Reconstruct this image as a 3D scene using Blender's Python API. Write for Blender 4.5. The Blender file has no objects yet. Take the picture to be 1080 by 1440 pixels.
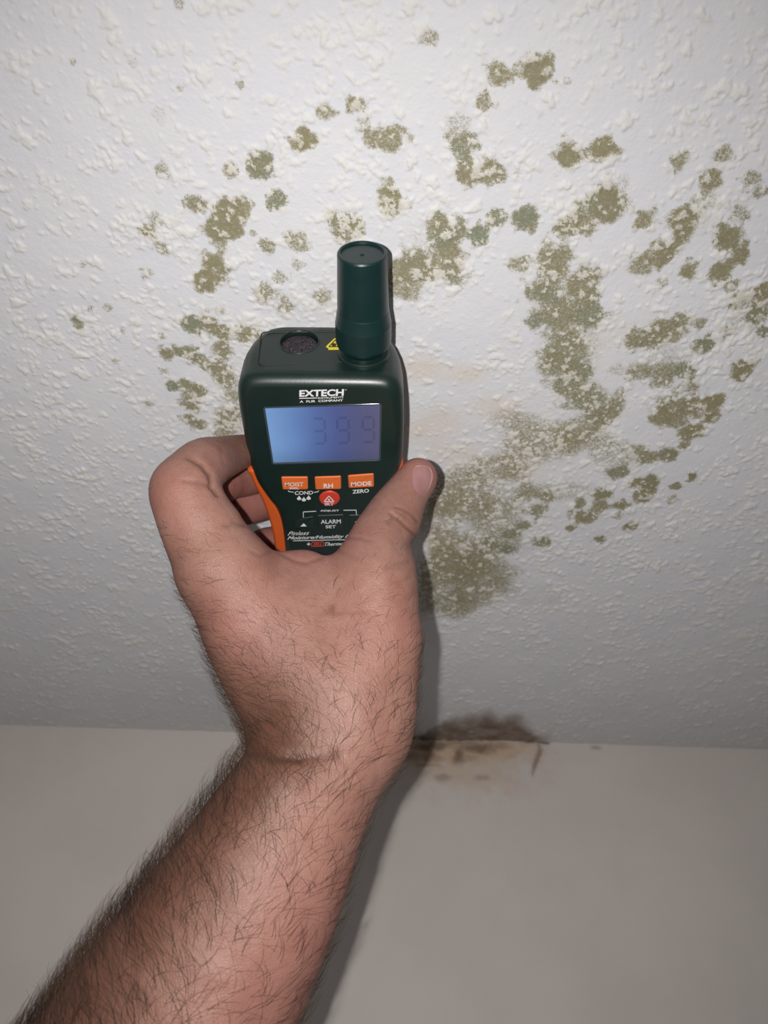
import bpy, bmesh, math, random
import numpy as np
from mathutils import Vector, Matrix
from mathutils.bvhtree import BVHTree

S = bpy.context.scene
COL = S.collection
rnd = random.Random(7)
rng = np.random.default_rng(11)

# ------------------------------------------------------------------ camera, world, lamp, exposure
FPX = 1080.0                                   # focal length in pixels of the 1080 x 1440 frame
CEIL_Z = 2.44
CAM = np.array([0.0, 0.0, CEIL_Z - 0.340])     # the phone is held about 34 cm under the ceiling
PITCH, ROLL, YAW = math.radians(43), math.radians(0.9), math.radians(-2.0435)
WALL_Y = 0.6764                                # the wall the photographer faces


def cam_axes():
    X = np.array([1, 0, 0.0])
    F = np.array([0, math.cos(PITCH), math.sin(PITCH)])
    U = np.array([0, -math.sin(PITCH), math.cos(PITCH)])
    R2 = math.cos(ROLL) * X + math.sin(ROLL) * U
    U2 = -math.sin(ROLL) * X + math.cos(ROLL) * U
    c, s = math.cos(YAW), math.sin(YAW)
    M = np.array([[c, -s, 0], [s, c, 0], [0, 0, 1]])
    return M @ R2, M @ U2, M @ F


CR, CU, CF = cam_axes()
cam = bpy.data.cameras.new('camera')
cam_ob = bpy.data.objects.new('camera', cam)
COL.objects.link(cam_ob)
cam.sensor_fit = 'VERTICAL'
cam.sensor_height = 36
cam.sensor_width = 27
cam.lens = 27.0
cam.clip_start = 0.005
cam.dof.use_dof = True
cam.dof.focus_distance = 0.365
cam.dof.aperture_fstop = 12.0
cam_ob.matrix_world = Matrix((
    (CR[0], CU[0], -CF[0], CAM[0]), (CR[1], CU[1], -CF[1], CAM[1]),
    (CR[2], CU[2], -CF[2], CAM[2]), (0, 0, 0, 1)))
S.camera = cam_ob

world = bpy.data.worlds.new('room_light')
S.world = world
world.use_nodes = True
bg = world.node_tree.nodes['Background']
bg.inputs['Color'].default_value = (1.0, 0.985, 0.965, 1)
bg.inputs['Strength'].default_value = 0.125

fl = bpy.data.lights.new('phone_flash', 'SPOT')
fl.energy = 7.4
fl.color = (1.0, 0.975, 0.95)
fl.shadow_soft_size = 0.0022
fl.spot_size = math.radians(131)
fl.spot_blend = 1.0
fl_ob = bpy.data.objects.new('phone_flash', fl)
COL.objects.link(fl_ob)
fpos = CAM - 0.018 * CR + 0.004 * CU
fl_ob.matrix_world = Matrix((
    (CR[0], CU[0], -CF[0], fpos[0]), (CR[1], CU[1], -CF[1], fpos[1]),
    (CR[2], CU[2], -CF[2], fpos[2]), (0, 0, 0, 1))) @ Matrix.Rotation(math.radians(-8), 4, 'X')

S.view_settings.view_transform = 'Standard'
S.view_settings.look = 'None'
S.view_settings.gamma = 1.0
S.view_settings.use_curve_mapping = False
S.view_settings.exposure = 0.0


# ------------------------------------------------------------------ helpers
def ray(px, py):
    return CF + (px - 540) / FPX * CR + (720 - py) / FPX * CU


def on_z(px, py, z):                            # point of a pixel's line of sight at height z
    d = ray(px, py)
    return CAM + d * ((z - CAM[2]) / d[2])


def on_y(px, py, y):
    d = ray(px, py)
    return CAM + d * ((y - CAM[1]) / d[1])


def smooth(x, a, b):
    t = np.clip((x - a) / (b - a), 0, 1)
    return t * t * (3 - 2 * t)


def vnoise(x, y, seed):                         # smooth value noise in -1..1
    r = np.random.default_rng(seed)
    tab = r.uniform(-1, 1, (256, 256)).astype(np.float32)
    xi = np.floor(x).astype(int); yi = np.floor(y).astype(int)
    fx = x - xi; fy = y - yi
    fx = fx * fx * (3 - 2 * fx); fy = fy * fy * (3 - 2 * fy)
    a = tab[xi & 255, yi & 255]; b = tab[(xi + 1) & 255, yi & 255]
    c = tab[xi & 255, (yi + 1) & 255]; d = tab[(xi + 1) & 255, (yi + 1) & 255]
    return (a * (1 - fx) + b * fx) * (1 - fy) + (c * (1 - fx) + d * fx) * fy


def fbm(x, y, seed, octs=3):
    v = 0; a = 1.0; t = 0
    for k in range(octs):
        v = v + a * vnoise(x * 2 ** k + 17.3 * k, y * 2 ** k + 5.1 * k, seed + k)
        t += a; a *= .5
    return v / t


def link(name, me, parent=None, mat=None):
    ob = bpy.data.objects.new(name, me)
    COL.objects.link(ob)
    if parent is not None:
        ob.parent = parent
    if mat is not None:
        me.materials.clear()
        me.materials.append(mat)
    return ob


def np_mesh(name, verts, quads):
    me = bpy.data.meshes.new(name)
    verts = np.asarray(verts, np.float32); quads = np.asarray(quads, np.int32)
    k = quads.shape[1]
    me.vertices.add(len(verts)); me.vertices.foreach_set('co', verts.ravel())
    me.loops.add(quads.size); me.loops.foreach_set('vertex_index', quads.ravel())
    me.polygons.add(len(quads))
    me.polygons.foreach_set('loop_start', np.arange(0, quads.size, k, dtype=np.int32))
    me.polygons.foreach_set('use_smooth', np.ones(len(quads), bool))
    me.update(calc_edges=True)
    return me


def add_attr(me, name, arr):
    a = me.attributes.new(name, 'FLOAT', 'POINT')
    a.data.foreach_set('value', np.asarray(arr, np.float32).ravel())


class NT:                                       # small node-tree writer
    def __init__(self, name):
        self.m = bpy.data.materials.new(name); self.m.use_nodes = True
        self.t = self.m.node_tree; self.n = self.t.nodes
        self.b = self.n['Principled BSDF']

    def node(self, typ, **kw):
        nd = self.n.new(typ)
        for k, v in kw.items():
            setattr(nd, k, v)
        return nd

    def lk(self, a, b):
        self.t.links.new(a, b)

    def put(self, sock, v):
        if hasattr(v, 'is_output'):
            self.lk(v, sock)
        else:
            sock.default_value = v

    def math(self, op, a, b=0.0, clamp=False):
        nd = self.node('ShaderNodeMath', operation=op, use_clamp=clamp)
        self.put(nd.inputs[0], a); self.put(nd.inputs[1], b)
        return nd.outputs[0]

    def ramp(self, x, a, b, lo=0.0, hi=1.0):
        nd = self.node('ShaderNodeMapRange', interpolation_type='SMOOTHSTEP')
        self.put(nd.inputs[0], x)
        nd.inputs[1].default_value = a; nd.inputs[2].default_value = b
        nd.inputs[3].default_value = lo; nd.inputs[4].default_value = hi
        return nd.outputs[0]

    def attr(self, name):
        nd = self.node('ShaderNodeAttribute', attribute_name=name)
        return nd.outputs['Fac']

    def noise(self, scale, detail=2.0, rough=.5, vec=None):
        nd = self.node('ShaderNodeTexNoise')
        nd.inputs['Scale'].default_value = scale
        nd.inputs['Detail'].default_value = detail
        nd.inputs['Roughness'].default_value = rough
        self.lk(vec if vec is not None else self.obj(), nd.inputs['Vector'])
        return nd.outputs['Fac']

    def obj(self):
        if not hasattr(self, '_tc'):
            self._tc = self.node('ShaderNodeTexCoord')
        return self._tc.outputs['Object']

    def mix(self, f, a, b):
        nd = self.node('ShaderNodeMix', data_type='RGBA')
        self.put(nd.inputs[0], f)
        for s, v in ((nd.inputs[6], a), (nd.inputs[7], b)):
            if isinstance(v, tuple):
                s.default_value = (*v, 1)
            else:
                self.lk(v, s)
        return nd.outputs[2]

    def bump(self, h, strength, dist, normal=None):
        nd = self.node('ShaderNodeBump')
        nd.inputs['Strength'].default_value = strength
        nd.inputs['Distance'].default_value = dist
        self.lk(h, nd.inputs['Height'])
        if normal is not None:
            self.lk(normal, nd.inputs['Normal'])
        return nd.outputs['Normal']

    def fin(self, color=None, rough=None, normal=None, spec=None, **kw):
        if color is not None:
            if isinstance(color, tuple):
                self.b.inputs['Base Color'].default_value = (*color, 1)
            else:
                self.lk(color, self.b.inputs['Base Color'])
        if rough is not None:
            self.put(self.b.inputs['Roughness'], rough)
        if normal is not None:
            self.lk(normal, self.b.inputs['Normal'])
        if spec is not None:
            self.b.inputs['Specular IOR Level'].default_value = spec
        for k, v in kw.items():
            self.put(self.b.inputs[k], v)
        return self.m


def plastic(name, col, rough=.38, grain=.12, spec=.5):
    t = NT(name)
    n = t.noise(900, 2, .6)
    n2 = t.noise(60, 3, .6)
    c = t.mix(t.ramp(n2, .3, .7, 0, .35), col, tuple(min(1, x * 1.25 + .002) for x in col))
    r = t.math('ADD', rough - .06, t.math('MULTIPLY', n2, .12))
    return t.fin(c, r, t.bump(n, grain, .0002), spec)


# ------------------------------------------------------------------ ceiling
def axis_coords(lo, f0, f1, step0, step1, hi, coarse):
    a = list(np.linspace(lo, f0, coarse, endpoint=False))
    x = f0; s = step0
    n = int(round((f1 - f0) / ((step0 + step1) / 2)))
    steps = np.linspace(step0, step1, n); steps *= (f1 - f0) / steps.sum()
    fine = f0 + np.concatenate([[0], np.cumsum(steps)])
    b = list(np.linspace(f1, hi, coarse + 1)[1:])
    return np.array(a + list(fine) + b)


def build_ceiling():
    xm = axis_coords(-.40, -.21, .23, .00062, .00062, .44, 1)[1:-1]
    xs = np.concatenate([np.linspace(-2.0, -.42, 12, endpoint=False), np.arange(-.42, -.2105, .00105), xm,
                         np.arange(.231, .46, .00105), np.linspace(.46, 2.0, 13)])
    ys = axis_coords(-1.6, .045, .69, .00060, .00105, .72, 12)
    nx, ny = len(xs), len(ys)
    X, Y = np.meshgrid(xs, ys)
    H = np.zeros((ny, nx), np.float32)
    FLK = np.zeros((ny, nx), np.float32)
    # flakes of sprayed texture
    par = np.stack([rng.uniform(-.44, .48, 2500), rng.uniform(.03, .72, 2500)], 1)
    N = 36000
    pick = rng.integers(0, len(par), N)
    ctr = par[pick] + rng.normal(0, .0050, (N, 2))
    lone = rng.random(N) < .33
    ctr[lone] = np.stack([rng.uniform(-.44, .48, lone.sum()), rng.uniform(.03, .72, lone.sum())], 1)
    r0s = np.clip(rng.lognormal(math.log(.00096), .50, N), .00045, .0034)
    fx0, fx1, fy0, fy1 = -.42, .46, .045, .69
    for (cx, cy), r0 in zip(ctr, r0s):
        R = r0 * 2.1
        if cx - R < fx0 or cx + R > fx1 or cy - R < fy0 or cy + R > fy1:
            continue
        i0, i1 = np.searchsorted(xs, (cx - R, cx + R)); j0, j1 = np.searchsorted(ys, (cy - R, cy + R))
        dx = X[j0:j1, i0:i1] - cx; dy = Y[j0:j1, i0:i1] - cy
        ph = rng.uniform(0, 6.283, 4)
        el = rng.uniform(.62, 1.0)
        c, s = math.cos(ph[3]), math.sin(ph[3])
        u = (c * dx + s * dy) * math.sqrt(el); v = (-s * dx + c * dy) / math.sqrt(el)
        th = np.arctan2(v, u)
        rad = r0 * (1 + .24 * np.sin(2 * th + ph[0]) + .20 * np.sin(3 * th + ph[1]) + .15 * np.sin(5 * th + ph[2]) + .08 * np.sin(8 * th + ph[3]))
        q = np.sqrt(u * u + v * v) / rad
        m = 1 - np.clip((q - .70) / .34, 0, 1); m = m * m * (3 - 2 * m)
        tilt = 1 + .45 * (u / r0) * math.cos(ph[1])
        h = (.00022 + .19 * r0) * m * np.clip(tilt, .35, 1.6) * (1 - .15 * np.clip(q, 0, 1))
        Hs = H[j0:j1, i0:i1]; Fs = FLK[j0:j1, i0:i1]
        np.maximum(Hs, h, out=Hs); np.maximum(Fs, m, out=Fs)
    inside = smooth(X, -.42, -.405) * smooth(-X, -.46, -.445) * smooth(Y, .045, .06)
    cov = smooth(fbm(X / .055, Y / .055, 91, 2), -.75, -.05)     # thinner and thicker spray
    H *= (.45 + .55 * cov); 
    H += .00010 * fbm(X / .0022, Y / .0022, 5, 2) + .00028 * fbm(X / .016, Y / .016, 3, 2)
    H *= inside; FLK *= inside
    # mould: spots measured in the photograph, kept as places on the ceiling
    D = np.zeros((ny, nx), np.float32); G = np.zeros_like(D); W = np.zeros_like(D)
    for (px, py, r, st, *hue) in SPOTS:
        p = on_z(px, py, CEIL_Z)
        depth = np.dot(p - CAM, CF)
        rx = r * depth / FPX * 1.12
        R = rx * 1.9
        i0, i1 = np.searchsorted(xs, (p[0] - R, p[0] + R)); j0, j1 = np.searchsorted(ys, (p[1] - R, p[1] + R))
        dx = X[j0:j1, i0:i1] - p[0]; dy = Y[j0:j1, i0:i1] - p[1]
        q = np.hypot(dx, dy) / rx
        sd = int(px * 7 + py)
        q = q * (1 + .34 * vnoise(dx / (rx * .62) + 40, dy / (rx * .62) + 40, sd)) + .16 * vnoise(dx / (rx * .25) + 40, dy / (rx * .25) + 40, sd + 1)
        d = st * (1 - smooth(q, .45, 1.25))
        Ds = D[j0:j1, i0:i1]
        Gs = G[j0:j1, i0:i1]
        Gs[...] = np.where(d > Ds, hue[0] if hue else .25, Gs)
        Ds[...] = 1 - (1 - Ds) * (1 - d)
    for (px, py, rx, ry, st) in PATCHES:
        p = on_z(px, py, CEIL_Z); a = on_z(px + rx, py, CEIL_Z); b = on_z(px, py - ry, CEIL_Z)
        ax = abs(a[0] - p[0]); by = abs(b[1] - p[1])
        q = np.hypot((X - p[0]) / ax, (Y - p[1]) / by)
        n1 = fbm(X / .011, Y / .011, int(px), 3)
        d = st * (1 - smooth(q + .35 * n1, .35, 1.2)) * (1 + .5 * n1)
        D = 1 - (1 - D) * (1 - np.clip(d, 0, 1))
    for (px, py, rx, ry, st) in TANS:
        p = on_z(px, py, CEIL_Z); a = on_z(px + rx, py, CEIL_Z); b = on_z(px, py - ry, CEIL_Z)
        q = np.hypot((X - p[0]) / abs(a[0] - p[0]), (Y - p[1]) / abs(b[1] - p[1]))
        n1 = fbm(X / .014 + 9, Y / .014, int(px) + 3, 3)
        W = np.maximum(W, st * (1 - smooth(q + .4 * n1, .2, 1.2)))
    G += .35 * fbm(X / .05, Y / .05, 77, 2)
    # brown water mark along the wall joint
    a = on_z(560, 1034, CEIL_Z)[0]; b = on_z(775, 1042, CEIL_Z)[0]
    prof = smooth(X, a - .02, a + .03) * smooth(-X, -b - .004, -b + .02)
    mid = (X - on_z(675, 1036, CEIL_Z)[0]) / .045
    wid = .008 + .050 * np.exp(-np.abs(mid) ** 3.5) + .018 * fbm(X / .012, Y / .03, 55, 3)
    dist = WALL_Y - Y
    K = prof * (1 - smooth(dist, .45 * wid, wid + .010)) * (.86 + .2 * fbm(X / .01, Y / .01, 31, 2))
    # dirt and painted corner shade, darkening the ceiling towards the joint
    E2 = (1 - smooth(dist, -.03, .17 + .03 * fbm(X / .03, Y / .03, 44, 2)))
    Z = CEIL_Z - H
    idx = np.arange(nx * ny).reshape(ny, nx)
    q = np.stack([idx[:-1, :-1], idx[1:, :-1], idx[1:, 1:], idx[:-1, 1:]], -1).reshape(-1, 4)
    me = np_mesh('ceiling', np.stack([X, Y, Z], -1).reshape(-1, 3), q)
    for n_, arr in (('mould', D), ('flake', FLK), ('hue', G), ('tan_mark', W), ('brown', K), ('dust', E2)):
        add_attr(me, n_, arr)
    t = NT('mouldy_textured_ceiling')
    vec = t.obj()
    fine = t.noise(2300, 2, .6); mid_ = t.noise(760, 3, .6); big = t.noise(35, 3, .5)
    fl_ = t.attr('flake')
    base = t.mix(fl_, (.645, .65, .682), (.670, .662, .652))
    base = t.mix(t.ramp(big, .35, .7, 0, .25), base, (.71, .695, .67))
    base = t.mix(t.math('MULTIPLY', t.attr('tan_mark'), t.ramp(mid_, .25, .7, .35, 1.0)), base, (.62, .50, .37))
    dens = t.attr('mould')
    sp = t.math('ADD', t.math('MULTIPLY', t.math('SUBTRACT', t.ramp(fine, .28, .72), .5), .62),
                t.math('MULTIPLY', t.math('SUBTRACT', t.ramp(mid_, .3, .7), .5), .50))
    dd = t.math('SUBTRACT', t.math('ADD', dens, t.math('MULTIPLY', sp, t.ramp(dens, .04, .45))), t.math('MULTIPLY', fl_, .68))
    mask = t.math('MULTIPLY', t.ramp(dd, .12, .92), .90)
    halo = t.math('MULTIPLY', t.ramp(dens, .05, .8), .42)
    mcol = t.mix(t.ramp(t.attr('hue'), .1, .75), (.225, .200, .098), (.155, .188, .118))
    mcol = t.mix(t.ramp(t.noise(120, 3, .6), .3, .75), mcol, (.20, .170, .085))
    c = t.mix(halo, base, (.50, .455, .32))
    c = t.mix(mask, c, mcol)
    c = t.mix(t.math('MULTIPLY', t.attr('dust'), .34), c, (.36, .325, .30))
    c = t.mix(t.attr('brown'), c, (.150, .096, .062))
    nb = t.bump(t.noise(700, 3, .6), .35, .0006)
    m = t.fin(c, .72, nb, .25)
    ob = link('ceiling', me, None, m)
    ob['kind'] = 'structure'
    return ob


SPOTS = [
 (252,8,8,.5),(102,87,6,.4),(186,88,8,.3),(332,92,8,.35),(338,119,7,.5),(252,124,6,.4),(457,157,14,.7),(500,148,13,.8),
 (510,172,12,.4),(522,195,16,.75),(427,195,19,1),(229,238,12,.55),(324,240,13,.65),(367,233,19,1,.8),(389,280,16,.85,.7),
 (275,288,15,.8),(332,298,22,1),(308,325,24,1),(320,310,22,1),(209,325,14,.8),(219,306,12,.5,.8),(228,350,12,.6),
 (302,369,18,.95),(293,393,21,1),(356,327,6,.6),(375,344,12,.7),(417,340,16,.65),(420,372,10,.45),(483,322,22,.85,.5),
 (462,302,12,.5),(500,318,14,.65),(207,385,10,.5),(116,372,6,.4),(225,160,15,.25),
 (552,195,19,.8),(605,52,14,.5),(702,107,19,.85),(755,99,24,1),(680,145,15,.65),(650,205,20,.75,.8),(645,180,22,.35,.8),
 (658,244,18,.9),(690,240,20,.9),(802,218,22,1),(848,210,20,1,.1),(850,285,31,1,.5),(802,316,22,.95),(825,320,15,.75),
 (907,309,15,.85),(965,310,26,1),(955,225,14,.65),(1018,215,14,.65),(997,256,19,.8),(995,280,14,.45),(1055,252,14,.65),
 (1070,270,12,.65,1.0),(1040,298,14,.55,.8),(1025,335,24,1),(1040,360,16,.95),(1015,380,18,1),(935,355,20,.9),(905,370,18,.75),
 (967,380,14,.85),(778,368,25,.9),(730,370,15,.65),(740,303,20,.95,.6),(698,307,16,.8,.5),(672,330,16,.95,.7),(615,312,18,.85),
 (630,335,25,.95,.5),(635,360,18,.85),(548,282,22,.95),(727,243,8,.35),(797,115,8,.35),(990,170,8,.35),
 (106,451,8,.85,.9),(111,460,8,.65),(152,432,8,.45),(126,435,6,.45),(262,453,13,.95,.8),(274,458,15,.95,.6),(294,455,17,.95),
 (314,468,15,.9),(309,436,8,.5),(313,490,15,.85),(228,472,6,.5),(233,497,11,.9),(252,495,11,.85,.5),(270,498,13,.9,.6),
 (274,505,11,.7),(230,523,8,.45),(289,513,13,.75),(307,520,15,.85),(319,535,15,.7),(241,543,11,.9,.7),(259,542,13,.8),
 (280,550,13,.9),(265,565,15,.7),(274,572,11,.7),(269,592,13,.8),(280,596,10,.8),(161,507,7,.45),(172,466,5,.45),(209,566,9,.5),
 (322,585,17,.7),(315,605,17,.7),(330,560,12,.5),(370,410,20,.7),(393,390,12,.55),(355,470,16,.6),(341,465,14,.6),(400,430,13,.5),(455,415,13,.5),
 (575,375,25,.8,.4),(600,375,21,.7),(560,400,22,.6),(635,385,20,.8,.5),(580,410,18,.5),(650,398,10,.4),
 (767,409,27,.8,.5),(820,399,29,.85),(830,443,23,.85,.5),(786,443,26,.8),(752,452,15,.8,.6),(796,490,28,.75),(781,510,23,.65),
 (815,520,22,.75),(796,544,27,.75),(830,558,25,.8),(849,582,25,.85),(868,558,14,.55),(868,520,12,.35),
 (897,476,17,.8),(921,471,21,.9),(945,466,19,.75),(960,447,14,.7),(986,455,11,.65),(1022,467,12,.55),(991,484,15,.95,.8),
 (1041,520,17,1.0,.0),(964,522,17,.85,.5),(935,529,20,.75),(897,524,18,.65),(972,541,12,.65),
 (1065,443,17,1,.6),(1041,423,15,.95),(1070,414,17,.95),(1027,402,14,.65),(1075,467,10,.85,.8),(930,399,10,.45),
 (940,577,25,.9),(969,572,23,.95),(1000,565,17,1),(1000,587,15,1),(969,609,19,.95),(930,592,10,.55),(950,592,14,.8),
 (897,635,17,.65),(911,645,15,.8),(940,640,15,1,.6),(962,626,8,.65),(868,664,15,.9,.6),(892,678,9,.95),(914,678,15,1,.5),
 (907,695,17,1),(849,695,13,.95,.5),(873,711,10,1),(844,712,15,.75),(950,684,9,.85),(972,671,10,.9,.6),(945,703,9,.55),
 (815,707,10,.85,.6),(820,727,17,.9,.5),(803,743,9,.9),(887,741,11,.85),(844,758,9,.85,.7),(762,763,13,.85),(738,739,11,.8),
 (757,719,15,.75,.5),(714,772,10,.85,1.2),(743,693,19,.6),(868,726,8,.5),(770,700,12,.6),(720,750,12,.7),(690,765,12,.7),
]
PATCHES = [
 (800,500,60,60,.35),(760,620,70,38,.62),(820,610,55,32,.6),(700,660,65,30,.62),(640,690,60,42,.58),(690,720,60,38,.6),
 (640,790,62,50,.82),(680,815,58,42,.72),(640,850,50,30,.66),(700,765,55,28,.55),(620,725,42,52,.55),(600,830,26,50,.5),
 (860,640,50,26,.38),(790,690,60,22,.38),(940,500,60,30,.25),(790,420,60,50,.28),(610,350,55,55,.3),(330,560,34,60,.3),
 (430,430,70,40,.22),(720,590,40,24,.45),(1050,440,40,40,.3),(760,840,60,25,.22)]
TANS = [(600,520,60,24,.55),(655,525,40,18,.5),(690,575,50,22,.5),(615,600,60,34,.55),(620,765,40,22,.55),(730,650,60,30,.3),
        (500,420,60,50,.28),(850,470,60,40,.2),(640,640,60,25,.35)]

ceiling = build_ceiling()


# ------------------------------------------------------------------ wall
def build_wall():
    x0, x1 = on_y(540, 1080, WALL_Y)[0], on_y(880, 1080, WALL_Y)[0]
    xs = axis_coords(-2.0, x0, x1, .0009, .0009, 2.0, 14)
    zt = CEIL_Z + .002
    zs = np.array(list(np.linspace(0, CEIL_Z - .12, 14, endpoint=False)) + list(np.arange(CEIL_Z - .12, zt, .0009)) + [zt])
    nx, nz = len(xs), len(zs)
    X, Zg = np.meshgrid(xs, zs)
    T = np.zeros((nz, nx), np.float32); K = T.copy(); P = T.copy()

    def px2(px, py):
        p = on_y(px, py, WALL_Y)
        return p[0], p[2]

    def blob(px, py, rx, ry, st, A, ns=.010, na=.75, seed=3):
        cx, cz = px2(px, py); ax = abs(px2(px + rx, py)[0] - cx); az = abs(px2(px, py - ry)[1] - cz)
        q = np.hypot((X - cx) / ax, (Zg - cz) / az) + na * fbm(X / ns, Zg / ns, seed, 3)
        return np.maximum(A, st * (1 - smooth(q, .0, 1.35)))

    # peeled, cream-coloured paper under the joint
    for b in ((640,1058,90,26,.95),(605,1062,60,30,.9),(690,1055,75,28,.85),(730,1052,40,26,.6),(650,1085,95,34,.5)):
        T = blob(*b, T, seed=int(b[0]))
    for b in ((620,1048,34,7,.7),(690,1050,30,6,.5),(600,1066,30,8,.45),(645,1062,8,12,.75),(648,1069,11,6,.7),(670,1052,26,8,.75),(660,1066,20,7,.35),(575,1062,22,10,.6),
              (720,1064,9,5,.4),(622,1093,18,6,.38),(678,1094,16,6,.42),(640,1045,60,4,.55),(837,1051,9,4.5,.8),
              (575,1050,40,8,.9),(600,1076,24,3,.4)):
        K = blob(*b, K, seed=int(b[0]) + 5)

    def line(pts, w, st, A):
        d = np.full(X.shape, 9.0)
        pp = [px2(*p) for p in pts]
        for (ax, az), (bx, bz) in zip(pp[:-1], pp[1:]):
            vx, vz = bx - ax, bz - az
            t_ = np.clip(((X - ax) * vx + (Zg - az) * vz) / (vx * vx + vz * vz), 0, 1)
            d = np.minimum(d, np.hypot(X - ax - t_ * vx, Zg - az - t_ * vz))
        d += .0016 * fbm(X / .004, Zg / .004, 8, 2)
        return np.maximum(A, st * np.exp(-(d / w) ** 2))

    K = line([(565,1037),(640,1041),(716,1037),(740,1042),(770,1044)], .0022, .95, K)
    K = line([(757,1046),(760,1054),(754,1072),(749,1088)], .0021, .6, K)
    P = line([(700,1046),(757,1050),(752,1078)], .006, .6, P)
    H = .0005 * T + .0009 * P + .00006 * fbm(X / .003, Zg / .003, 2, 2)
    Yg = WALL_Y - H
    idx = np.arange(nx * nz).reshape(nz, nx)
    q = np.stack([idx[:-1, :-1], idx[:-1, 1:], idx[1:, 1:], idx[1:, :-1]], -1).reshape(-1, 4)
    me = np_mesh('wall_back', np.stack([X, Yg, Zg], -1).reshape(-1, 3), q)
    add_attr(me, 'cream', T); add_attr(me, 'brown', K)
    t = NT('painted_wall')
    n1 = t.noise(14, 3, .5); n2 = t.noise(1100, 2, .6)
    c = t.mix(t.ramp(n1, .3, .7), (.55, .503, .475), (.59, .542, .51))
    c = t.mix(t.ramp(n2, .2, .8, 0, .22), c, (.64, .595, .565))
    c = t.mix(t.attr('cream'), c, (.52, .375, .26))
    c = t.mix(t.attr('brown'), c, (.12, .075, .05))
    ob = link('wall_back', me, None, t.fin(c, .68, t.bump(t.noise(420, 3, .6), .25, .0007), .3))
    ob['kind'] = 'structure'


build_wall()

# ------------------------------------------------------------------ moisture meter
M_PLASTIC = plastic('dark_green_plastic', (.006, .0165, .0145), .36)
M_CAP = plastic('teal_green_plastic', (.004, .020, .020), .33)
M_ORANGE = plastic('orange_rubber', (.52, .085, .012), .55)
M_BUTTON = plastic('orange_rubber_key', (.60, .125, .025), .5)
M_RED = plastic('red_rubber_key', (.50, .040, .022), .45)
M_KEY = plastic('black_green_rubber_key', (.008, .018, .017), .5)
M_WHITE = plastic('white_print', (.62, .63, .63), .5, 0)
M_REDPRINT = plastic('red_print', (.50, .05, .03), .5, 0)
M_YELLOW = plastic('yellow_label', (.70, .55, .02), .45, 0)
M_BLACK = plastic('black_print', (.012, .012, .012), .5, 0)
M_GROOVE = plastic('dark_seam', (.004, .008, .008), .6)

FACE_H = CAM[2] + .282                         # height of the front face
PSI = math.radians(-2.3)
UAX = np.array([math.cos(PSI), math.sin(PSI), 0]); VAX = np.array([math.sin(PSI), -math.cos(PSI), 0]); NAX = np.array([0, 0, -1.0])
ORG = on_z(455, 610, FACE_H)
MM = Matrix(((UAX[0], VAX[0], NAX[0], ORG[0]), (UAX[1], VAX[1], NAX[1], ORG[1]), (UAX[2], VAX[2], NAX[2], ORG[2]), (0, 0, 0, 1)))


def on_face(px, py, n=0.0):                     # millimetres in the meter's own axes
    p = on_z(px, py, FACE_H - n / 1000) - ORG
    return np.array([np.dot(p, UAX), np.dot(p, VAX)]) * 1000


def on_top(px, py, v):                          # (u, n) where the line of sight meets the top end
    d = ray(px, py); o = CAM - ORG
    k = (v / 1000 - np.dot(o, VAX)) / np.dot(d, VAX)
    p = o + d * k
    return np.array([np.dot(p, UAX), np.dot(p, NAX)]) * 1000


meter = bpy.data.objects.new('moisture_meter', None)
COL.objects.link(meter)
meter.matrix_world = MM
meter['label'] = 'dark green handheld moisture meter with lit blue screen and orange keys, held in the hand'
meter['category'] = 'moisture meter'


def mpart(name, me, mat, parent=None, label=None):
    ob = link(name, me, parent or meter, mat)
    if label:
        ob['label'] = label
    return ob


def bm_mesh(name, bm, smooth_=True):
    bmesh.ops.recalc_face_normals(bm, faces=bm.faces)
    me = bpy.data.meshes.new(name)
    for f_ in bm.faces:
        f_.smooth = smooth_
    bm.to_mesh(me); bm.free()
    return me


def catmull(pts, n, closed=True):
    P = np.array(pts, float); k = len(P); out = []
    segs = k if closed else k - 1
    for i in range(segs):
        if closed:
            a, b, c, d = P[i - 1], P[i], P[(i + 1) % k], P[(i + 2) % k]
        else:
            a, b, c, d = P[max(i - 1, 0)], P[i], P[i + 1], P[min(i + 2, k - 1)]
        for t in np.linspace(0, 1, n, endpoint=False):
            out.append(.5 * ((2 * b) + (-a + c) * t + (2 * a - 5 * b + 4 * c - d) * t * t + (-a + 3 * b - 3 * c + d) * t ** 3))
    if not closed:
        out.append(P[-1])
    return np.array(out)


def resample(P, n):
    Q = np.vstack([P, P[:1]]); L = np.concatenate([[0], np.cumsum(np.linalg.norm(np.diff(Q, axis=0), axis=1))])
    s = np.linspace(0, L[-1], n, endpoint=False)
    return np.stack([np.interp(s, L, Q[:, i]) for i in (0, 1)], 1)


def inset(P, d):
    t = np.roll(P, -1, 0) - np.roll(P, 1, 0); t /= np.linalg.norm(t, axis=1)[:, None] + 1e-9
    nrm = np.stack([-t[:, 1], t[:, 0]], 1)
    area = .5 * np.sum(P[:, 0] * np.roll(P[:, 1], -1) - np.roll(P[:, 0], -1) * P[:, 1])
    return P + nrm * d * (1 if area > 0 else -1)


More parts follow.
